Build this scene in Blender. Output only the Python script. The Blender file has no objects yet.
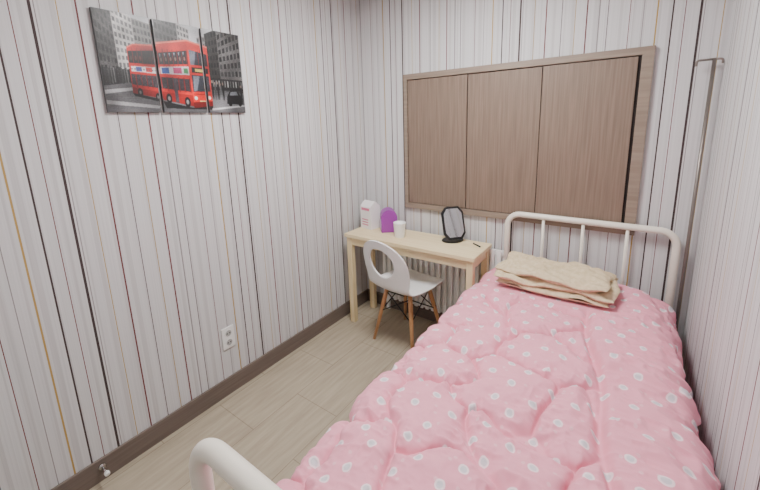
import bpy, bmesh, math, random
import numpy as np
from mathutils import Vector, Matrix
random.seed(3); np.random.seed(3)
scene=bpy.context.scene

# ---------------------------------------------------------------- helpers
def s2l(c):
    return tuple((x/12.92 if x<=0.04045 else ((x+0.055)/1.055)**2.4) for x in [v/255. for v in c])
def new_mat(name,col,rough=.5,metal=0.,spec=.5):
    m=bpy.data.materials.new(name); m.use_nodes=True
    b=m.node_tree.nodes['Principled BSDF']
    b.inputs['Base Color'].default_value=(*s2l(col),1); b.inputs['Roughness'].default_value=rough
    b.inputs['Metallic'].default_value=metal; b.inputs['Specular IOR Level'].default_value=spec
    return m
def N(m,t,**kw):
    n=m.node_tree.nodes.new(t)
    for k,v in kw.items(): setattr(n,k,v)
    return n
def L(m,a,b): m.node_tree.links.new(a,b)
def bsdf(m): return m.node_tree.nodes['Principled BSDF']
def noise_mat(name,col,col2,scale,stretch=(1,1,1),rough=.5,bump=0.,detail=4,lo=.35,hi=.65,spec=.5,metal=0):
    m=new_mat(name,col,rough,metal,spec)
    tc=N(m,'ShaderNodeTexCoord'); mp=N(m,'ShaderNodeMapping'); mp.inputs['Scale'].default_value=stretch
    nz=N(m,'ShaderNodeTexNoise'); nz.inputs['Scale'].default_value=scale; nz.inputs['Detail'].default_value=detail
    r=N(m,'ShaderNodeValToRGB'); r.color_ramp.elements[0].position=lo; r.color_ramp.elements[1].position=hi
    r.color_ramp.elements[0].color=(*s2l(col),1); r.color_ramp.elements[1].color=(*s2l(col2),1)
    L(m,tc.outputs['Object'],mp.inputs['Vector']); L(m,mp.outputs['Vector'],nz.inputs['Vector'])
    L(m,nz.outputs['Fac'],r.inputs['Fac']); L(m,r.outputs['Color'],bsdf(m).inputs['Base Color'])
    if bump:
        b=N(m,'ShaderNodeBump'); b.inputs['Strength'].default_value=bump; b.inputs['Distance'].default_value=.002
        L(m,nz.outputs['Fac'],b.inputs['Height']); L(m,b.outputs['Normal'],bsdf(m).inputs['Normal'])
    return m
def mesh_obj(name,verts,faces,mat,parent=None,smooth=False):
    me=bpy.data.meshes.new(name); me.from_pydata([tuple(v) for v in verts],[],faces); me.update()
    o=bpy.data.objects.new(name,me); scene.collection.objects.link(o)
    if mat: me.materials.append(mat)
    if smooth:
        for p in me.polygons: p.use_smooth=True
    if parent: o.parent=parent
    return o
def empty(name,loc=(0,0,0),rot=(0,0,0)):
    e=bpy.data.objects.new(name,None); scene.collection.objects.link(e); e.location=loc; e.rotation_euler=rot; e.empty_display_size=.1
    return e
def bm_box(bm,x1,x2,y1,y2,z1,z2,bev=0.,seg=2):
    r=bmesh.ops.create_cube(bm,size=1.0); vs=r['verts']
    for v in vs:
        v.co=Vector(((x1+x2)/2+v.co.x*(x2-x1),(y1+y2)/2+v.co.y*(y2-y1),(z1+z2)/2+v.co.z*(z2-z1)))
    if bev>0:
        es={e for v in vs for e in v.link_edges}
        bmesh.ops.bevel(bm,geom=list(es),offset=bev,segments=seg,affect='EDGES',profile=.5)
def bm_obj(name,bm,mat,parent=None,smooth=False):
    bmesh.ops.recalc_face_normals(bm,faces=bm.faces)
    me=bpy.data.meshes.new(name); bm.to_mesh(me); bm.free()
    o=bpy.data.objects.new(name,me); scene.collection.objects.link(o); me.materials.append(mat)
    if smooth:
        for p in me.polygons: p.use_smooth=True
    if parent: o.parent=parent
    return o
def box(name,x1,x2,y1,y2,z1,z2,mat,parent=None,bev=0.,seg=2):
    bm=bmesh.new(); bm_box(bm,x1,x2,y1,y2,z1,z2,bev,seg); return bm_obj(name,bm,mat,parent)
def round_path(pts,rad,n=10):
    out=[Vector(pts[0])]
    for i in range(1,len(pts)-1):
        p=Vector(pts[i]);a=(Vector(pts[i-1])-p).normalized();b=(Vector(pts[i+1])-p).normalized()
        ang=a.angle(b); d=rad/math.tan(ang/2); c=p+(a+b).normalized()*(rad/math.sin(ang/2))
        s=(p+a*d-c).normalized(); e=(p+b*d-c).normalized(); th=s.angle(e)
        for k in range(n+1):
            t=k/n; out.append(c+(s*math.sin((1-t)*th)+e*math.sin(t*th))/math.sin(th)*rad)
    out.append(Vector(pts[-1])); return out
def sweep(name,pts,rad,mat,parent=None,seg=16,radii=None):
    pts=[Vector(p) for p in pts]; V=[];F=[]
    t=(pts[1]-pts[0]).normalized(); n=t.orthogonal().normalized()
    for i,p in enumerate(pts):
        if i==0: tt=(pts[1]-pts[0]).normalized()
        elif i==len(pts)-1: tt=(pts[-1]-pts[-2]).normalized()
        else: tt=((pts[i+1]-p).normalized()+(p-pts[i-1]).normalized()).normalized()
        n=(n-tt*n.dot(tt)).normalized(); b=tt.cross(n)
        r=radii[i] if radii else rad
        for k in range(seg):
            a=2*math.pi*k/seg; V.append(p+(n*math.cos(a)+b*math.sin(a))*r)
    for i in range(len(pts)-1):
        for k in range(seg):
            F.append((i*seg+k,i*seg+(k+1)%seg,(i+1)*seg+(k+1)%seg,(i+1)*seg+k))
    F.append(tuple(range(seg-1,-1,-1))); F.append(tuple((len(pts)-1)*seg+k for k in range(seg)))
    return mesh_obj(name,V,F,mat,parent,True)
def lathe(name,prof,mat,parent=None,seg=40,loc=(0,0,0)):
    V=[];F=[]
    for r,z in prof:
        for k in range(seg):
            a=2*math.pi*k/seg; V.append((loc[0]+r*math.cos(a),loc[1]+r*math.sin(a),loc[2]+z))
    for i in range(len(prof)-1):
        for k in range(seg): F.append((i*seg+k,i*seg+(k+1)%seg,(i+1)*seg+(k+1)%seg,(i+1)*seg+k))
    F.append(tuple(range(seg-1,-1,-1)));F.append(tuple((len(prof)-1)*seg+k for k in range(seg)))
    return mesh_obj(name,V,F,mat,parent,True)
def extrude_poly(name,pts,axis_fn,depth0,depth1,mat,parent=None,bev=0.,smooth=False):
    bm=bmesh.new(); a=[bm.verts.new(axis_fn(p,depth0)) for p in pts]; b=[bm.verts.new(axis_fn(p,depth1)) for p in pts]
    bm.faces.new(a); bm.faces.new(b[::-1]); n=len(pts)
    for i in range(n): bm.faces.new((a[i],b[i],b[(i+1)%n],a[(i+1)%n]))
    if bev: bmesh.ops.bevel(bm,geom=list(bm.edges),offset=bev,segments=2,affect='EDGES')
    return bm_obj(name,bm,mat,parent,smooth)

# ---------------------------------------------------------------- room
RW=2.10; RD=-3.4; RH=2.42
def wallpaper(name,axis,off):
    m=new_mat(name,(205,201,203),.75,0,.25)
    tc=N(m,'ShaderNodeTexCoord'); sp=N(m,'ShaderNodeSeparateXYZ'); L(m,tc.outputs['Object'],sp.inputs[0])
    base=(208,208,208)
    def ramp(period,offset,stripes):
        a=N(m,'ShaderNodeMath',operation='ADD'); a.inputs[1].default_value=offset+10*period; L(m,sp.outputs[axis],a.inputs[0])
        d=N(m,'ShaderNodeMath',operation='DIVIDE'); d.inputs[1].default_value=period; L(m,a.outputs[0],d.inputs[0])
        f=N(m,'ShaderNodeMath',operation='FRACT'); L(m,d.outputs[0],f.inputs[0])
        r=N(m,'ShaderNodeValToRGB'); cr=r.color_ramp; cr.interpolation='CONSTANT'
        cr.elements[0].position=0; cr.elements[0].color=(1,1,1,1); cr.elements[1].position=.9999; cr.elements[1].color=(1,1,1,1)
        for pos,w,c in stripes:
            e=cr.elements.new(pos/period); e.color=(*[min(1,x/y) for x,y in zip(s2l(c),s2l(base))],1)
            e=cr.elements.new((pos+w)/period); e.color=(1,1,1,1)
        L(m,f.outputs[0],r.inputs['Fac']); return r
    dk=(70,58,58); mr=(108,62,62); oc=(176,146,84); gr=(144,140,140); lg=(197,196,196)
    r1=ramp(.80,off,[(.02,.004,dk),(.085,.004,oc),(.14,.004,mr),(.195,.007,gr),(.235,.0055,dk),(.247,.003,dk),(.33,.004,mr),(.385,.0035,gr),(.44,.0042,oc),(.50,.004,dk),(.545,.004,mr),(.60,.0065,dk),(.613,.003,gr),(.68,.004,oc),(.74,.004,mr)])
    r3=ramp(.31,off,[(.03,.012,lg),(.085,.006,lg),(.12,.018,lg),(.19,.008,lg),(.225,.02,lg),(.275,.005,lg)])
    mx=N(m,'ShaderNodeMix',data_type='RGBA',blend_type='MULTIPLY'); mx.inputs['Factor'].default_value=1
    L(m,r1.outputs['Color'],mx.inputs['A']); L(m,r3.outputs['Color'],mx.inputs['B'])
    mp=N(m,'ShaderNodeMapping'); mp.inputs['Scale'].default_value=(190,190,1.2)
    L(m,tc.outputs['Object'],mp.inputs['Vector']); nz=N(m,'ShaderNodeTexNoise'); nz.inputs['Scale'].default_value=1; nz.inputs['Detail'].default_value=2
    L(m,mp.outputs['Vector'],nz.inputs['Vector'])
    r=N(m,'ShaderNodeValToRGB'); r.color_ramp.elements[0].position=.3; r.color_ramp.elements[1].position=.7
    r.color_ramp.elements[0].color=(*s2l((202,201,202)),1); r.color_ramp.elements[1].color=(*s2l((214,213,214)),1)
    L(m,nz.outputs['Fac'],r.inputs['Fac'])
    mx2=N(m,'ShaderNodeMix',data_type='RGBA',blend_type='MULTIPLY'); mx2.inputs['Factor'].default_value=1
    L(m,mx.outputs['Result'],mx2.inputs['A']); L(m,r.outputs['Color'],mx2.inputs['B']); L(m,mx2.outputs['Result'],bsdf(m).inputs['Base Color'])
    return m
wl=wallpaper('wallpaper_y','Y',.1); wb=wallpaper('wallpaper_x','X',.21); wr=wallpaper('wallpaper_y2','Y',.33)
T=.1
box('wall_left',-T,0,RD-T,T,0,RH,wl); box('wall_back',0,RW,0,T,0,RH,wb)
box('wall_right',RW,RW+T,RD-T,T,0,RH,wr); box('wall_front',0,RW,RD-T,RD,0,RH,wb)
box('ceiling',-T,RW+T,RD-T,T,RH,RH+.08,new_mat('ceiling_white',(225,224,220),.8))
# floor
fm=new_mat('floor_tile',(178,170,155),.38,0,.4)
tc=N(fm,'ShaderNodeTexCoord'); mp=N(fm,'ShaderNodeMapping'); mp.inputs['Rotation'].default_value=(0,0,math.pi/2); mp.inputs['Location'].default_value=(.07,-.04,0)
L(fm,tc.outputs['Object'],mp.inputs['Vector'])
br=N(fm,'ShaderNodeTexBrick'); br.inputs['Scale'].default_value=1; br.inputs['Brick Width'].default_value=.6; br.inputs['Row Height'].default_value=.3; br.inputs['Mortar Size'].default_value=.0018
br.inputs['Color1'].default_value=(1,1,1,1); br.inputs['Color2'].default_value=(.95,.95,.95,1); br.inputs['Mortar'].default_value=(.6,.57,.54,1); L(fm,mp.outputs['Vector'],br.inputs['Vector'])
mp2=N(fm,'ShaderNodeMapping'); mp2.inputs['Scale'].default_value=(22,2.2,1); L(fm,tc.outputs['Object'],mp2.inputs['Vector'])
nz=N(fm,'ShaderNodeTexNoise'); nz.inputs['Scale'].default_value=2; nz.inputs['Detail'].default_value=6; L(fm,mp2.outputs['Vector'],nz.inputs['Vector'])
r=N(fm,'ShaderNodeValToRGB'); r.color_ramp.elements[0].position=.3; r.color_ramp.elements[1].position=.7
r.color_ramp.elements[0].color=(*s2l((164,151,131)),1); r.color_ramp.elements[1].color=(*s2l((184,172,151)),1); L(fm,nz.outputs['Fac'],r.inputs['Fac'])
mx=N(fm,'ShaderNodeMix',data_type='RGBA',blend_type='MULTIPLY'); mx.inputs['Factor'].default_value=1
L(fm,r.outputs['Color'],mx.inputs['A']); L(fm,br.outputs['Color'],mx.inputs['B']); L(fm,mx.outputs['Result'],bsdf(fm).inputs['Base Color'])
box('floor',-T,RW+T,RD-T,T,-.08,0,fm)
bbm=noise_mat('baseboard_brown',(104,92,85),(118,105,97),3,(1,1,30),.45)
box('baseboard_left',0,.012,RD,0,0,.105,bbm,bev=.002); box('baseboard_back',.012,RW-.012,-.012,0,0,.105,bbm,bev=.002)
box('baseboard_right',RW-.012,RW,RD,0,0,.105,bbm,bev=.002)

# ---------------------------------------------------------------- window with wooden shutters
wood=noise_mat('shutter_wood',(116,98,85),(134,115,100),3,(34,1,1),.5,.05)
woodf=noise_mat('frame_wood',(132,116,102),(146,130,115),3,(1,1,20),.5,.05)
darkm=new_mat('shadow_gap',(40,34,32),.7)
W=empty('window_1')
x1,x2,z1,z2=.413,1.842,.887,1.848; fw=.05; yd=-.027
box('frame_top',x1,x2,yd,0,z2-fw*.75,z2,woodf,W,.002); box('frame_bottom',x1,x2,yd,0,z1,z1+fw*.75,woodf,W,.002)
box('frame_left',x1,x1+fw*.55,yd+.001,0,z1,z2,woodf,W,.002); box('frame_right',x2-fw,x2,yd+.001,0,z1,z2,woodf,W,.002)
box('backing',x1+.02,x2-.02,-.006,0,z1+.02,z2-.02,darkm,W)
ix1,ix2=x1+fw*.55+.003,x2-fw-.012; pw=(ix2-ix1)/3
for i in range(3):
    box('shutter_panel_%d'%(i+1),ix1+i*pw+.0025,ix1+(i+1)*pw-.0025,-.019+(.004 if i==1 else 0),-.007,z1+fw*.75+.004,z2-fw*.75-.005,wood,W,.0015)

# ---------------------------------------------------------------- triptych
P=empty('bus_picture_triptych')
py1,py2,pz1,pz2=-1.715,-1.06,1.598,2.002
canv=new_mat('canvas_edge',(95,94,96),.7)
pm=new_mat('canvas_print',(255,255,255),.4); at=N(pm,'ShaderNodeAttribute'); at.attribute_name='Col'; L(pm,at.outputs['Color'],bsdf(pm).inputs['Base Color'])
WN,HN=480,290
uu,vv=np.meshgrid((np.arange(WN)+.5)/WN,(np.arange(HN)+.5)/HN)
img=np.zeros((HN,WN,3)); img[:]=(120,120,122)
def poly(pts,c,noise=0):
    ins=np.zeros(uu.shape,bool); n=len(pts)
    for i in range(n):
        xa,ya=pts[i];xb,yb=pts[(i+1)%n]
        if ya==yb: continue
        ins^=((ya>vv)!=(yb>vv))&(uu<(xb-xa)*(vv-ya)/(yb-ya)+xa)
    img[ins]=np.array(c)+(np.random.randn(ins.sum(),1)*noise if noise else 0)
def ell(cx,cy,rx,ry,c):
    ins=((uu-cx)/rx)**2+((vv-cy)/ry)**2<1; img[ins]=c
def rect(a,b,c,d,col,noise=0): poly([(a,b),(c,b),(c,d),(a,d)],col,noise)
def facade(u0,u1,t0,t1,b0,b1,col,win,nc,nr,noise=10,mull=.62):
    poly([(u0,t0),(u1,t1),(u1,b1),(u0,b0)],col,noise)
    for i in range(nc):
        for j in range(nr):
            ua=u0+(u1-u0)*(i+.18)/nc; ub=u0+(u1-u0)*(i+.18+mull)/nc
            fa=(ua-u0)/(u1-u0); fb=(ub-u0)/(u1-u0)
            ta=t0+(t1-t0)*fa; tb=t0+(t1-t0)*fb; ba=b0+(b1-b0)*fa; bb=b0+(b1-b0)*fb
            va=(j+.2)/nr; vb=(j+.8)/nr; w=win+random.randint(-26,26)
            poly([(ua,ta+(ba-ta)*va),(ub,tb+(bb-tb)*va),(ub,tb+(bb-tb)*vb),(ua,ta+(ba-ta)*vb)],(w,w,w+2),10)
rect(0,0,1,.62,(205,206,210),4)
facade(0,.10,-.25,.0,.62,.60,(80,78,78),40,5,8,16)
facade(.10,.215,-.05,.03,.56,.54,(196,194,192),104,5,8)
facade(.215,.345,.03,.07,.5,.5,(140,138,136),70,6,6,16)
facade(.345,.50,-.1,.0,.42,.4,(90,88,88),40,6,5,16)
facade(.50,.585,.0,.04,.4,.4,(178,176,174),90,4,6)
facade(.64,.70,.12,.09,.5,.5,(150,148,148),84,3,6)
facade(.70,.80,.06,-.02,.72,.74,(60,58,58),28,4,8,16)
facade(.80,1.0,-.05,-.3,.74,.80,(104,102,102),44,6,9,18)
for i in range(7): rect(.1+.03*i,.54,.115+.03*i,.6,(60,60,62),8)
rect(.70,.58,1,.72,(40,40,42),22); 
for i in range(12): rect(.705+.025*i,.6,.715+.025*i,.68,(70+(i*37)%120,)*3,14)
rect(0,.60,.70,1,(112,112,116),7); poly([(.7,.72),(1,.74),(1,1),(.7,1)],(112,112,116),7)
for k in range(16): 
    v0=.72+k*.018; rect(0,v0,1,v0+.005,(118+(k%3)*6,)*3,9)
poly([(0,.56),(.19,.56),(.19,.68),(0,.74)],(50,50,52),20)
for i in range(12): rect(.004+.015*i,.54+.012*(i%3),.011+.015*i,.7+.01*(i%2),(24+22*(i%5),)*3,10)
poly([(0,.78),(.17,.74),(.19,.765),(0,.82)],(206,206,208),4); poly([(0,.88),(.33,.93),(.31,.96),(0,.92)],(190,190,192),4)
poly([(.7,.95),(1,.90),(1,.92),(.7,.975)],(196,196,198),4)
rd=(188,32,27); rd2=(122,18,20); dk=(30,27,31)
# rear bus
poly([(.16,.33),(.20,.29),(.35,.27),(.35,.85),(.16,.80)],rd,10); poly([(.165,.37),(.35,.33),(.35,.48),(.165,.49)],dk,14)
for i in range(6): rect(.19+.028*i,.33,.194+.028*i,.49,rd2)
for i in range(6): ell(.18+.028*i,.44-.004*i,.007,.025,(70+24*(i%3),56,50))
poly([(.17,.52),(.35,.51),(.35,.58),(.17,.575)],(214,206,206),14); rect(.2,.525,.235,.57,(60,80,150)); rect(.26,.52,.30,.57,(200,60,60))
for i in range(10): rect(.172+.018*i,.54,.180+.018*i,.555,(90,70,90))
poly([(.165,.60),(.35,.605),(.35,.74),(.165,.71)],(62,54,60),22)
for i in range(5): rect(.19+.033*i,.6,.195+.033*i,.74,rd2)
poly([(.16,.74),(.35,.78),(.35,.85),(.16,.80)],(150,24,22),10)
ell(.205,.79,.016,.045,dk); ell(.205,.79,.007,.02,(130,130,130)); ell(.315,.835,.016,.045,dk); ell(.315,.835,.007,.02,(130,130,130))
poly([(.16,.33),(.20,.29),(.35,.27),(.35,.285),(.20,.305),(.162,.345)],(228,110,92))
# main bus side
poly([(.345,.26),(.56,.18),(.56,.93),(.345,.86)],(200,40,33),10); poly([(.35,.35),(.555,.285),(.555,.44),(.35,.475)],(44,40,46),16)
for i in range(6): poly([(.38+.033*i,.3),(.385+.033*i,.3),(.385+.033*i,.48),(.38+.033*i,.48)],rd2)
for i in range(6): ell(.365+.033*i,.42-.008*i,.006,.022,(120+10*(i%3),96,86))
for i in range(6): poly([(.355+.033*i,.36-.01*i),(.366+.033*i,.357-.01*i),(.36+.033*i,.40-.01*i)],(150,156,166))
poly([(.35,.50),(.555,.465),(.555,.565),(.35,.575)],(208,200,204),14); poly([(.36,.51),(.41,.50),(.41,.565),(.36,.57)],(52,84,156),14); poly([(.44,.495),(.5,.485),(.5,.555),(.44,.56)],(178,60,110),14); rect(.515,.49,.545,.55,(70,140,90))
poly([(.35,.61),(.555,.61),(.555,.76),(.35,.735)],(60,52,58),22)
for i in range(5): poly([(.385+.04*i,.6),(.392+.04*i,.6),(.392+.04*i,.77),(.385+.04*i,.76)],rd2)
poly([(.345,.77),(.56,.80),(.56,.93),(.345,.86)],(156,26,24),10)
poly([(.43,.61),(.455,.61),(.455,.89),(.43,.885)],(80,70,78),14)
ell(.385,.845,.02,.055,dk); ell(.385,.845,.009,.025,(140,138,138)); ell(.515,.88,.022,.06,dk); ell(.515,.88,.010,.028,(140,138,138))
# main bus front
poly([(.56,.18),(.71,.225),(.71,.92),(.56,.95)],(216,46,36),10); poly([(.568,.27),(.702,.30),(.702,.44),(.568,.44)],(50,48,58),14); poly([(.568,.27),(.62,.282),(.60,.44),(.568,.44)],(110,114,126),14)
rect(.633,.28,.638,.44,rd2)
poly([(.575,.47),(.7,.47),(.7,.53),(.575,.53)],(26,24,24)); poly([(.6,.482),(.67,.482),(.67,.518),(.6,.518)],(232,206,110),24)
poly([(.568,.56),(.702,.56),(.702,.745),(.568,.755)],(58,62,72),16); poly([(.58,.57),(.63,.57),(.60,.74),(.575,.75)],(128,134,146),14); ell(.665,.68,.012,.04,(90,70,62))
ell(.583,.83,.013,.022,(246,242,226)); ell(.688,.82,.012,.022,(246,242,226)); rect(.61,.86,.665,.89,(236,226,140)); rect(.57,.78,.70,.787,rd2); poly([(.56,.88),(.71,.86),(.71,.92),(.56,.95)],(120,20,20),8)
poly([(.345,.24),(.56,.16),(.71,.205),(.71,.225),(.56,.18),(.345,.26)],(236,124,104))
poly([(.56,.95),(.71,.92),(.70,.965),(.36,.955),(.34,.875)],(40,40,42),8)
poly([(.16,.80),(.34,.86),(.34,.89),(.17,.83)],(40,40,42),8)
# taxi / people
poly([(.84,.80),(.87,.72),(.935,.71),(.965,.78),(.985,.82),(.98,.89),(.835,.89)],(30,30,34),8); poly([(.875,.735),(.93,.725),(.945,.775),(.865,.78)],(128,132,138),14); ell(.865,.89,.015,.032,(12,12,12)); ell(.955,.89,.015,.032,(12,12,12))
for u_,t_,sh in((.722,.62,24),(.745,.64,90),(.768,.63,34),(.79,.65,130),(.812,.64,30),(.975,.66,40)):
    poly([(u_-.008,t_+.02),(u_+.008,t_+.02),(u_+.007,t_+.13),(u_+.005,t_+.21),(u_+.001,t_+.21),(u_,t_+.14),(u_-.003,t_+.21),(u_-.006,t_+.21)],(sh,sh,sh+2),10); ell(u_,t_,.006,.018,(150,130,120))
# tonal variation and slight softness of a photographic print
rs=np.random.RandomState(5)
lowf=np.kron(rs.randn(10,16),np.ones((29,30)))
for _ in range(14):
    lowf=(lowf+np.roll(lowf,6,0)+np.roll(lowf,-6,0)+np.roll(lowf,6,1)+np.roll(lowf,-6,1))/5
img=img*(1+.4*lowf[:,:,None]/max(1e-6,abs(lowf).max()))
img+=rs.randn(HN,WN,1)*9
pad=np.pad(img,((1,1),(1,1),(0,0)),'edge')
img=(pad[1:-1,1:-1]*2+pad[:-2,1:-1]+pad[2:,1:-1]+pad[1:-1,:-2]+pad[1:-1,2:])/6
img=np.clip(img*.94-20,4,250)
pd=.016
rng=[(0,.322),(.341,.661),(.68,1.)]
for k,(a,b) in enumerate(rng):
    ya=py1+(py2-py1)*a; yb=py1+(py2-py1)*b
    box('canvas_%d'%(k+1),0.0005,pd,ya,yb,pz1,pz2,canv,P,.001)
    i0,i1=int(round(a*WN)),int(round(b*WN)); nw=i1-i0
    V=[(pd+.0006,ya+.001+(yb-ya-.002)*i/nw,pz2-.001-(pz2-pz1-.002)*j/HN) for j in range(HN+1) for i in range(nw+1)]
    F=[(j*(nw+1)+i,(j+1)*(nw+1)+i,(j+1)*(nw+1)+i+1,j*(nw+1)+i+1) for j in range(HN) for i in range(nw)]
    o=mesh_obj('print_%d'%(k+1),V,F,pm,P)
    ca=o.data.color_attributes.new('Col','FLOAT_COLOR','CORNER')
    c=np.clip(img[:,i0:i1].reshape(-1,3)/255.,0,1); c=np.where(c<=.04045,c/12.92,((c+.055)/1.055)**2.4)
    c=np.concatenate([c,np.ones((len(c),1))],1); c=np.repeat(c,4,axis=0); ca.data.foreach_set('color',c.ravel())

# ---------------------------------------------------------------- wall outlet
white=new_mat('white_plastic',(236,236,234),.35); blk=new_mat('black_plastic',(22,22,24),.4); hole=new_mat('socket_dark',(60,60,62),.6)
rec=new_mat('recess',(170,170,168),.5)
O=empty('wall_outlet'); oy,oz=-1.315,.345
box('plate',0,.009,oy-.038,oy+.038,oz-.065,oz+.065,white,O,.003)
for k,dz in enumerate((-.028,.028)):
    def ring(r,n=28): return [(oy+r*math.cos(2*math.pi*i/n),oz+dz+r*math.sin(2*math.pi*i/n)) for i in range(n)]
    extrude_poly('socket_%d'%(k+1),ring(.022),lambda p,d:(d,p[0],p[1]),.008,.0115,white,O)
    extrude_poly('socket_recess_%d'%(k+1),ring(.018),lambda p,d:(d,p[0],p[1]),.0115,.0118,rec,O)
    for q in(-1,1):
        extrude_poly('pin_hole',[(oy+q*.008+.004*math.cos(t*math.pi/5),oz+dz+.004*math.sin(t*math.pi/5)) for t in range(10)],lambda p,d:(d,p[0],p[1]),.0118,.0122,hole,O)

# ---------------------------------------------------------------- door stopper
chrome=new_mat('chrome',(200,200,200),.2,1)
D=empty('door_stopper')
sweep('base',[(.0125,-1.97,.07),(.02,-1.97,.07)],.014,chrome,D,20)
sweep('arm',[(.02,-1.97,.07),(.065,-1.97,.07)],.005,chrome,D,12)
sweep('rubber_tip',[(.065,-1.97,.07),(.078,-1.97,.07)],.010,white,D,16)

# ---------------------------------------------------------------- radiator
rm=new_mat('radiator_enamel',(250,250,248),.4)
bm=bmesh.new(); x=.2
while x<1.13:
    bm_box(bm,x,x+.030,-.046,-.024,.10,.68,.008,2); x+=.0485
bm_box(bm,.19,1.16,-.028,-.014,.105,.135); bm_box(bm,.19,1.16,-.028,-.014,.64,.675); bm_box(bm,.19,1.16,-.019,-.014,.105,.675)
bm_box(bm,.22,.25,-.034,-.014,0,.14); bm_box(bm,1.06,1.09,-.034,-.014,0,.14)
bm_obj('radiator',bm,rm)

# ---------------------------------------------------------------- desk
pine=noise_mat('pine_wood',(228,206,160),(238,220,180),3,(1,14,14),.45,.03)
pinev=noise_mat('pine_wood_leg',(224,202,154),(236,217,176),3,(14,14,1),.45,.03)
K=empty('desk'); a,b,c,d=.0855,1.09,-.368,-.05; H=.72
box('table_top',a,b,c,d,H-.026,H,pine,K,.003)
lw=.042; lb=-.056
for i,(lx,ly) in enumerate([(a+.012,c+.012),(b-.012-lw,c+.012),(a+.012,lb-lw),(b-.012-lw,lb-lw)]):
    box('leg_%d'%(i+1),lx,lx+lw,ly,ly+lw,0,H-.026,pinev,K,.003)
box('apron_front',a+.012+lw,b-.012-lw,c+.02,c+.038,H-.085,H-.026,pine,K,.001)
box('apron_left',a+.02,a+.038,c+.012+lw,lb-lw,H-.085,H-.026,pinev,K,.001); box('apron_right',b-.038,b-.02,c+.012+lw,lb-lw,H-.085,H-.026,pinev,K,.001)
box('apron_back',a+.012+lw,b-.012-lw,lb-.026,lb-.008,H-.085,H-.026,pine,K,.001)

# items on desk
lathe('paper_cup',[(.0,0),(.036,0),(.038,.004),(.043,.1),(.0445,.105),(.041,.104),(.036,.012),(0,.01)],new_mat('cup_white',(240,240,238),.4),None,40,(.485,-.225,H))
pk=new_mat('pink_print',(214,120,150),.5); card=new_mat('white_card',(238,234,234),.5)
B=empty('cosmetics_box',(.165,-.14,H),(0,0,math.radians(-12)))
box('carton',-.06,.06,-.05,.05,0,.175,card,B,.003)
extrude_poly('gable_top',[(-.05,.175),(.05,.175),(.008,.212),(-.008,.212)],lambda p,dd:(dd,p[0],p[1]),-.06,.06,card,B,.001)
bm=bmesh.new()
for z in(.03,.05,.07): bm_box(bm,-.04,.03,-.0512,-.05,z,z+.008)
bm_box(bm,-.045,.045,-.0512,-.05,.145,.165)
bm_obj('printed_label',bm,pk,B)
Q=empty('purple_organizer_box',(.335,-.14,H),(0,0,math.radians(40)))
pur=new_mat('purple_plastic',(150,62,160),.35); wl2=new_mat('lilac',(222,205,226),.5)
def arch(w,h,n=20):
    r=w/2; return [(-r,0),(r,0)]+[(r*math.cos(math.pi*i/n),h-r+r*math.sin(math.pi*i/n)) for i in range(n+1)]
extrude_poly('arched_body',arch(.12,.17),lambda p,dd:(p[0],dd,p[1]),-.055,.055,pur,Q,.002)
extrude_poly('arched_front',arch(.10,.15),lambda p,dd:(p[0],dd,p[1]+.008),-.057,-.0545,pur,Q)
bm=bmesh.new()
for k in range(6):
    bm_box(bm,-.0612,-.06,-.045+.015*k,-.037+.015*k,.02,.10)
bm_obj('printed_text',bm,wl2,Q)
# mirror
M=empty('table_mirror',(.845,-.125,H),(0,0,math.radians(48)))
glass=new_mat('mirror_glass',(190,192,195),.06,1)
extrude_poly('base_dish',[(.075*math.cos(t*math.pi/16),.055*math.sin(t*math.pi/16)) for t in range(32)],lambda p,dd:(p[0],p[1],dd),0,.012,blk,M,.003)
def octa(w,h,cut=.38): 
    a=w/2;b=h/2;ca=a*cut;cb=b*.35
    return [(-a,-b+cb),(-a+ca,-b),(a-ca,-b),(a,-b+cb),(a,b-cb),(a-ca,b),(-a+ca,b),(-a,b-cb)]
tilt=math.radians(-20)
MF=lambda p,dd:(p[0],-.01+dd*math.cos(tilt)-p[1]*math.sin(tilt),.128+p[1]*math.cos(tilt)+dd*math.sin(tilt))
extrude_poly('mirror_frame',octa(.155,.22),MF,-.006,.008,blk,M,.002)
extrude_poly('mirror_pane',octa(.128,.192),MF,-.0075,-.006,glass,M)
sweep('stand',[(0,.02,.01),(0,.055,.06),(0,.02,.13)],.006,blk,M,10)
sweep('pen',[(.99,-.12,H+.005),(1.05,-.16,H+.005)],.005,blk,None,10)

# ---------------------------------------------------------------- chair
C=empty('dining_chair',(.59,-.298,0),(0,0,math.radians(-8)))
shell=new_mat('chair_shell_white',(244,244,244),.3)
def prof(s):
    R=.07; s1=.37; ang=math.radians(78); arc=R*ang
    if s<s1:
        return .205-s, .435-.012*math.sin(math.pi*min(s/s1,1))-.025*max(0,1-s/.06)**2
    if s<s1+arc:
        t=(s-s1)/R; return .205-s1-R*math.sin(t), .435+R*(1-math.cos(t))
    q=s-s1-arc; return .205-s1-R*math.sin(ang)-q*math.cos(ang), .435+R*(1-math.cos(ang))+q*math.sin(ang)
tot=.785
def halfw(s):
    if s<.07: return .14+.06*math.sqrt(max(0,1-((.07-s)/.07)**2))
    if s<.30: return .20
    if s<.45: k=(s-.30)/.15; return .20-.03*math.sin(k*math.pi/2)**2
    if s<.58: k=(s-.45)/.13; return .17+.02*math.sin(k*math.pi/2)
    k=(s-.58)/(tot-.58); return .19*math.sqrt(max(0,1-k**2.3))
sl=[tot*i/300 for i in range(301)]
outl=[(halfw(s),s) for s in sl]+[(-halfw(s),s) for s in reversed(sl)]
hc=(0,.628)
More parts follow.
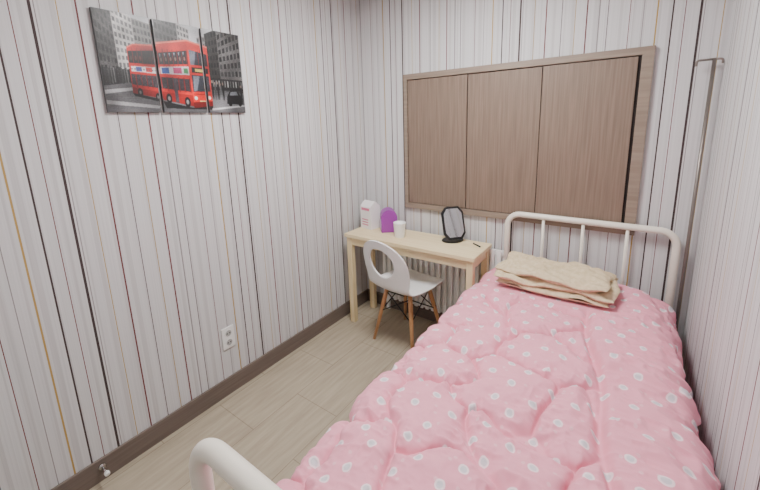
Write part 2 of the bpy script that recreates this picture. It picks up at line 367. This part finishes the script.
def rayhit(a):
    dx,dy=math.cos(a),math.sin(a); best=None
    for i in range(len(outl)):
        ax,ay=outl[i][0]-hc[0],outl[i][1]-hc[1]; bx,by=outl[(i+1)%len(outl)][0]-hc[0],outl[(i+1)%len(outl)][1]-hc[1]
        ex,ey=bx-ax,by-ay; den=dx*ey-dy*ex
        if abs(den)<1e-12: continue
        t=(ax*ey-ay*ex)/den; u=(ax*dy-ay*dx)/den
        if t>0 and -1e-6<=u<=1+1e-6 and (best is None or t<best): best=t
    return best
NA=160
angs=[2*math.pi*i/NA for i in range(NA)]+[-math.pi/2+math.radians(x) for x in np.linspace(-24,24,49)]
angs=sorted(set([round(a%(2*math.pi),4) for a in angs]))
NR=44; V=[];F=[]
for a_ in angs:
    ro=rayhit(a_); hx,hy_=.102,.102; ri=1/math.sqrt((math.cos(a_)/hx)**2+(math.sin(a_)/hy_)**2)
    for j in range(NR+1):
        rr=ri+(ro-ri)*j/NR; t_=hc[0]+rr*math.cos(a_); s_=hc[1]+rr*math.sin(a_); s_=max(0,min(tot,s_))
        y,z=prof(s_); k=(t_/.19)**2; f=min(1,max(0,(s_-.30)/.2)); f=f*f*(3-2*f)
        z+=.012*k*(1-f)*min(1,s_/.06); y+=.04*k*f
        V.append((t_,y,z))
na=len(angs)
for i in range(na):
    for j in range(NR): F.append((i*(NR+1)+j,i*(NR+1)+j+1,((i+1)%na)*(NR+1)+j+1,((i+1)%na)*(NR+1)+j))
o=mesh_obj('seat_shell',V,F,shell,C,True); so=o.modifiers.new('s','SOLIDIFY'); so.thickness=.010; so.offset=0
beech=noise_mat('beech_leg',(192,138,94),(212,162,116),6,(10,10,1),.45)
k=0
def lp(sx,sy,t): return Vector((sx*.10,sy*.10,.40)).lerp(Vector((sx*.175,sy*.175,0)),t)
for sx in(-1,1):
    for sy in(-1,1):
        k+=1
        sweep('leg_%d'%k,[lp(sx,sy,t) for t in(0,.3,1)],.014,beech,C,14,[.015,.015,.010])
        sweep('leg_bracket_%d'%k,[(sx*.085,sy*.085,.425),lp(sx,sy,.02),lp(sx,sy,.25)],.006,blk,C,8)
for i,(p,q) in enumerate([((-1,-1),(1,-1)),((1,-1),(1,1)),((1,1),(-1,1)),((-1,1),(-1,-1))]):
    sweep('strut_a%d'%i,[lp(*p,.08),lp(*q,.45)],.004,blk,C,8); sweep('strut_b%d'%i,[lp(*q,.08),lp(*p,.45)],.004,blk,C,8)
box('seat_mount',-.09,.09,-.09,.09,.40,.417,blk,C,.004)

# ---------------------------------------------------------------- bed
E=empty('bed'); cream=new_mat('cream_enamel',(234,227,214),.3,0,.5)
bx1,bx2,hy,hz,fy,fz=1.185,2.02,-.048,.938,-2.062,.955
sweep('head_frame',round_path([(bx1,hy,0),(bx1,hy,hz),(bx2,hy,hz),(bx2,hy,0)],.075),.018,cream,E,20)
sweep('foot_frame',round_path([(bx1,fy,0),(bx1,fy,fz),(bx2,fy,fz),(bx2,fy,0)],.085,14),.0195,cream,E,28)
for yy,zz,nm,nb in((hy,hz,'head',4),(fy,fz,'foot',3)):
    for i in range(1,nb):
        x=bx1+(bx2-bx1)*i/nb; sweep('%s_bar_%d'%(nm,i),[(x,yy,.42),(x,yy,zz)],.009,cream,E,12)
    sweep('%s_crossbar'%nm,[(bx1,yy,.42),(bx2,yy,.42)],.012,cream,E,12)
for x,nm in((bx1,'left'),(bx2,'right')): box('side_rail_'+nm,x-.012,x+.008,fy,hy,.33,.38,cream,E,.003)
for i in range(7): box('slat_%d'%i,bx1,bx2,fy+.15+i*.28,fy+.2+i*.28,.365,.38,cream,E)
mt=new_mat('mattress_fabric',(225,220,215),.8)
box('mattress',bx1+.005,bx2-.015,fy+.05,hy-.06,.38,.515,mt,E,.03,4)

# ---------------------------------------------------------------- comforter
cy0,cy1=-2.025,-.10
pl=np.array([(1.118,.30),(1.11,.42),(1.113,.49),(1.13,.55),(1.18,.583),(1.30,.602),(1.60,.608),(1.88,.602),(1.97,.587),(2.02,.555),(2.042,.48),(2.045,.36)])
def cr(P,n=40):
    out=[]
    for i in range(len(P)-1):
        p0=P[max(i-1,0)];p1=P[i];p2=P[i+1];p3=P[min(i+2,len(P)-1)]
        for k in range(n):
            t=k/n; out.append(.5*((2*p1)+(-p0+p2)*t+(2*p0-5*p1+4*p2-p3)*t*t+(-p0+3*p1-3*p2+p3)*t**3))
    out.append(P[-1]); return np.array(out)
c_=cr(pl); dl=np.r_[0,np.cumsum(np.linalg.norm(np.diff(c_,axis=0),axis=1))]; LT=dl[-1]
NX,NY=400,640
sa=np.linspace(0,LT,NX); px=np.interp(sa,dl,c_[:,0]); pz=np.interp(sa,dl,c_[:,1])
tx=np.gradient(px,sa); tz=np.gradient(pz,sa); nl=np.hypot(tx,tz); nx_,nz_=-tz/nl,tx/nl
yv=np.linspace(cy0,cy1,NY)
A,Y=np.meshgrid(sa,yv,indexing='ij')
def vnoise(x,y,seed):
    r=np.random.RandomState(seed); G=r.rand(64,64)
    xi=np.floor(x).astype(int);yi=np.floor(y).astype(int);fx=x-xi;fy_=y-yi
    fx=fx**3*(fx*(fx*6-15)+10);fy_=fy_**3*(fy_*(fy_*6-15)+10)
    g=lambda a,b:G[a%64,b%64]
    return (g(xi,yi)*(1-fx)+g(xi+1,yi)*fx)*(1-fy_)+(g(xi,yi+1)*(1-fx)+g(xi+1,yi+1)*fx)*fy_-.5
wA=A+.14*vnoise(A*5,Y*5,1)+.03*vnoise(A*13,Y*13,2); wY=Y+.14*vnoise(A*5+9,Y*5+3,4)+.03*vnoise(A*13,Y*13,5)
cell=.25; r=np.random.RandomState(11); pts=[]
for i in range(-2,8):
    for j in range(-11,3):
        pts.append(((i+.5*(j%2)+.6*(r.rand()-.5))*cell,(j+.6*(r.rand()-.5))*cell))
f1=np.full(A.shape,9.);f2=np.full(A.shape,9.)
for (qx,qy) in pts:
    dd=np.hypot(wA-qx,wY-qy); f2=np.minimum(f2,np.maximum(f1,dd)); f1=np.minimum(f1,dd)
edge=(f2-f1)/cell
puff=.6*(1-np.exp(-(edge/.12)))+.4*np.clip(edge,0,1)**.8
def ridged(x,y,s): return 1-np.abs(vnoise(x,y,s))*2-.5
near=np.exp(-(edge/.45)**2)
wr_=ridged(A*13+3*vnoise(A*6,Y*6,21),Y*13,7)+.7*ridged(A*30+2*vnoise(A*9,Y*9,22),Y*18,8)+.7*ridged(A*17,Y*32+2*vnoise(A*9,Y*9,23),9)+.3*ridged(A*60,Y*60,24)
hgt=.044*puff+.02*vnoise(A*5,Y*5,10)+.015*wr_*(.4+.6*near)*np.clip(edge/.05,.1,1)
bs=LT-.39-.175*(Y+1.4)+.012*np.sin(Y*11); ds=np.abs(A-bs)
hb=.042*np.sqrt(np.clip(1-((A-(bs+.13))/.19)**2,0,1))+.028*ridged(A*4,Y*13+2*vnoise(A*5,Y*5,30),12)+.013*ridged(A*18,Y*34,13)+.004*ridged(A*40,Y*50,33)
mixb=np.clip((A-bs+.01)/.02,0,1); hgt=hgt*(1-mixb)+hb*mixb
hgt=hgt-(hgt+.004)*.85*np.exp(-(ds/.015)**2)
edgeY=np.minimum(Y-cy0,cy1-Y); endz=-.05*np.clip(1-edgeY/.06,0,1)**2
hgt=np.maximum(hgt,-.004)*np.clip((LT-A)/.18,.2,1)*np.clip(A/.26,.24,1)
XB=px[:,None]+0*Y
press=np.exp(-(((XB-1.50)/.34)**8+((Y+.34)/.19)**8))
hgt=hgt*(1-press)+.020*press
X3=px[:,None]+nx_[:,None]*hgt; Z3=pz[:,None]+nz_[:,None]*hgt+endz
X3=np.minimum(X3,RW-.02)
V=np.stack([X3,Y,Z3],-1).reshape(-1,3)
F=[(i*NY+j,(i+1)*NY+j,(i+1)*NY+j+1,i*NY+j+1) for i in range(NX-1) for j in range(NY-1)]
q=new_mat('comforter_fabric',(238,170,186),.75,0,.2)
bsdf(q).inputs['Sheen Weight'].default_value=.1
uvn=N(q,'ShaderNodeUVMap'); uvn.uv_map='UVMap'
def dots(scale,rnd,off):
    mp=N(q,'ShaderNodeMapping'); mp.inputs['Location'].default_value=off; mp.inputs['Rotation'].default_value=(0,0,.5); L(q,uvn.outputs[0],mp.inputs['Vector'])
    v=N(q,'ShaderNodeTexVoronoi',voronoi_dimensions='2D'); v.inputs['Scale'].default_value=scale; v.inputs['Randomness'].default_value=rnd
    L(q,mp.outputs[0],v.inputs['Vector'])
    return v
v1=dots(12,.3,(0,0,0))
rp=N(q,'ShaderNodeValToRGB'); cr_=rp.color_ramp
pink=s2l((234,158,176)); wh=s2l((243,222,227)); gy=s2l((208,202,209))
cr_.elements[0].position=0; cr_.elements[0].color=(*gy,1); cr_.elements[1].position=.09; cr_.elements[1].color=(*gy,1)
for p_,c3 in((.115,wh),(.15,wh),(.168,pink)):
    e=cr_.elements.new(p_); e.color=(*c3,1)
L(q,v1.outputs['Distance'],rp.inputs['Fac'])
v2=dots(17,.9,(.35,.2,0))
rp2=N(q,'ShaderNodeValToRGB'); rp2.color_ramp.elements[0].position=.07; rp2.color_ramp.elements[0].color=(.28,.28,.28,1); rp2.color_ramp.elements[1].position=.10; rp2.color_ramp.elements[1].color=(0,0,0,1)
L(q,v2.outputs['Distance'],rp2.inputs['Fac'])
mq=N(q,'ShaderNodeMix',data_type='RGBA'); L(q,rp2.outputs['Color'],mq.inputs['Factor']); L(q,rp.outputs['Color'],mq.inputs['A']); mq.inputs['B'].default_value=(*wh,1)
L(q,mq.outputs['Result'],bsdf(q).inputs['Base Color'])
o=mesh_obj('comforter',V,F,q,None,True)
uvl=o.data.uv_layers.new(name='UVMap'); UV=np.stack([A,Y],-1).reshape(-1,2)
li=np.zeros(len(o.data.loops),int); o.data.loops.foreach_get('vertex_index',li); uvl.data.foreach_set('uv',UV[li].ravel())

# ---------------------------------------------------------------- folded blanket
tw=noise_mat('beige_blanket',(204,184,150),(218,200,168),60,(1,1,1),.9,.3,spec=.1)
G=empty('folded_blanket',(1.515,-.335,.632),(0,0,math.radians(-2)))
def fold_layer(name,w,d,z0,th,seed,ox=0,oy=0,rot=0,flat=False):
    n=80;mm=60; V=[];F=[]
    us=np.linspace(-1,1,n); vs=np.linspace(-1,1,mm)
    for side in(1,-1):
        for u in us:
            for v in vs:
                e=(1-abs(u)**8)**.5*(1-abs(v)**6)**.5
                x=u*w/2*(1+.03*math.sin(v*4+seed)); y=v*d/2*(1+.05*math.sin(u*3+seed*2))
                z=z0+side*th/2*e
                wv=.008*math.sin(u*5+v*2+seed)+.004*math.sin(u*11-v*7+seed)
                if flat: wv=max(wv,0)*(.2 if side<0 else 1)
                if side>0: wv+=(.005*math.sin(u*9+v*13+seed*3)+.0035*math.sin(u*21-v*9+seed))*e
                V.append((ox+x*math.cos(rot)-y*math.sin(rot),oy+x*math.sin(rot)+y*math.cos(rot),z+wv))
    for s_ in range(2):
        for i in range(n-1):
            for j in range(mm-1):
                a=s_*n*mm+i*mm+j; f=(a,a+mm,a+mm+1,a+1); F.append(f if s_==0 else f[::-1])
    return mesh_obj(name,V,F,tw,G,True)
fold_layer('fold_layer_1',.53,.27,.021,.038,1,flat=True)
fold_layer('fold_layer_2',.57,.28,.056,.042,2,.0,.004,.03)
fold_layer('fold_layer_3',.53,.27,.092,.042,4,-.01,.006,-.04)

# ---------------------------------------------------------------- iv pole
steel=new_mat('brushed_steel',(130,122,116),.35,.6)
I=empty('iv_pole'); ix,iy=2.06,-.05; iz=1.76
sweep('pole',[(ix,iy,.02),(ix,iy,iz)],.0075,steel,I,12)
sweep('hook_left',round_path([(ix,iy,iz-.005),(ix-.06,iy,iz-.005),(ix-.06,iy,iz-.03)],.01,5),.005,steel,I,8)
sweep('hook_right',round_path([(ix,iy,iz-.005),(ix+.03,iy,iz-.005),(ix+.03,iy,iz-.025)],.01,5),.005,steel,I,8)
lathe('foot_plate',[(0,0),(.016,0),(.016,.01),(.010,.02),(0,.02)],steel,I,24,(ix,iy,0))

# ---------------------------------------------------------------- lights
def lamp_mat(name,s):
    lm=bpy.data.materials.new(name); lm.use_nodes=True
    nt=lm.node_tree; nt.nodes.clear(); em=nt.nodes.new('ShaderNodeEmission'); ou=nt.nodes.new('ShaderNodeOutputMaterial'); em.inputs[0].default_value=(1,.995,.985,1); em.inputs[1].default_value=s; nt.links.new(em.outputs[0],ou.inputs[0]); return lm
for (cx,cy,s) in((1.05,-1.05,58),(1.05,-2.75,12)):  # first is the room's ceiling lamp; second, behind the camera, is added frontal fill
    CL=empty('ceiling_and_fill_light')
    box('housing',cx-.27,cx+.27,cy-.27,cy+.27,RH-.03,RH-.001,white,CL,.004)
    box('diffuser',cx-.25,cx+.25,cy-.25,cy+.25,RH-.036,RH-.03,lamp_mat('lamp_and_fill_diffuser',s),CL)
w=bpy.data.worlds.new('World'); scene.world=w; w.use_nodes=True; w.node_tree.nodes['Background'].inputs[0].default_value=(.5,.5,.5,1)

# ---------------------------------------------------------------- camera
yaw,pitch,roll=-0.6235,-0.1997,-0.0309; cpos=Vector((1.8196,-2.3279,1.5217))
fwv=Vector((math.sin(yaw)*math.cos(pitch),math.cos(yaw)*math.cos(pitch),math.sin(pitch)))
r_=Vector((math.cos(yaw),-math.sin(yaw),0)); u_=r_.cross(fwv)
r2=r_*math.cos(roll)+u_*math.sin(roll); u2=-r_*math.sin(roll)+u_*math.cos(roll)
cd=bpy.data.cameras.new('camera'); co=bpy.data.objects.new('camera',cd); scene.collection.objects.link(co)
mat=Matrix((r2,u2,-fwv)).transposed().to_4x4(); mat.translation=cpos; co.matrix_world=mat
cd.sensor_width=36; cd.lens=363.4688/760*36; cd.shift_x=(380-378.28)/760; cd.shift_y=(196.24-245)/760; cd.clip_start=.02
scene.camera=co
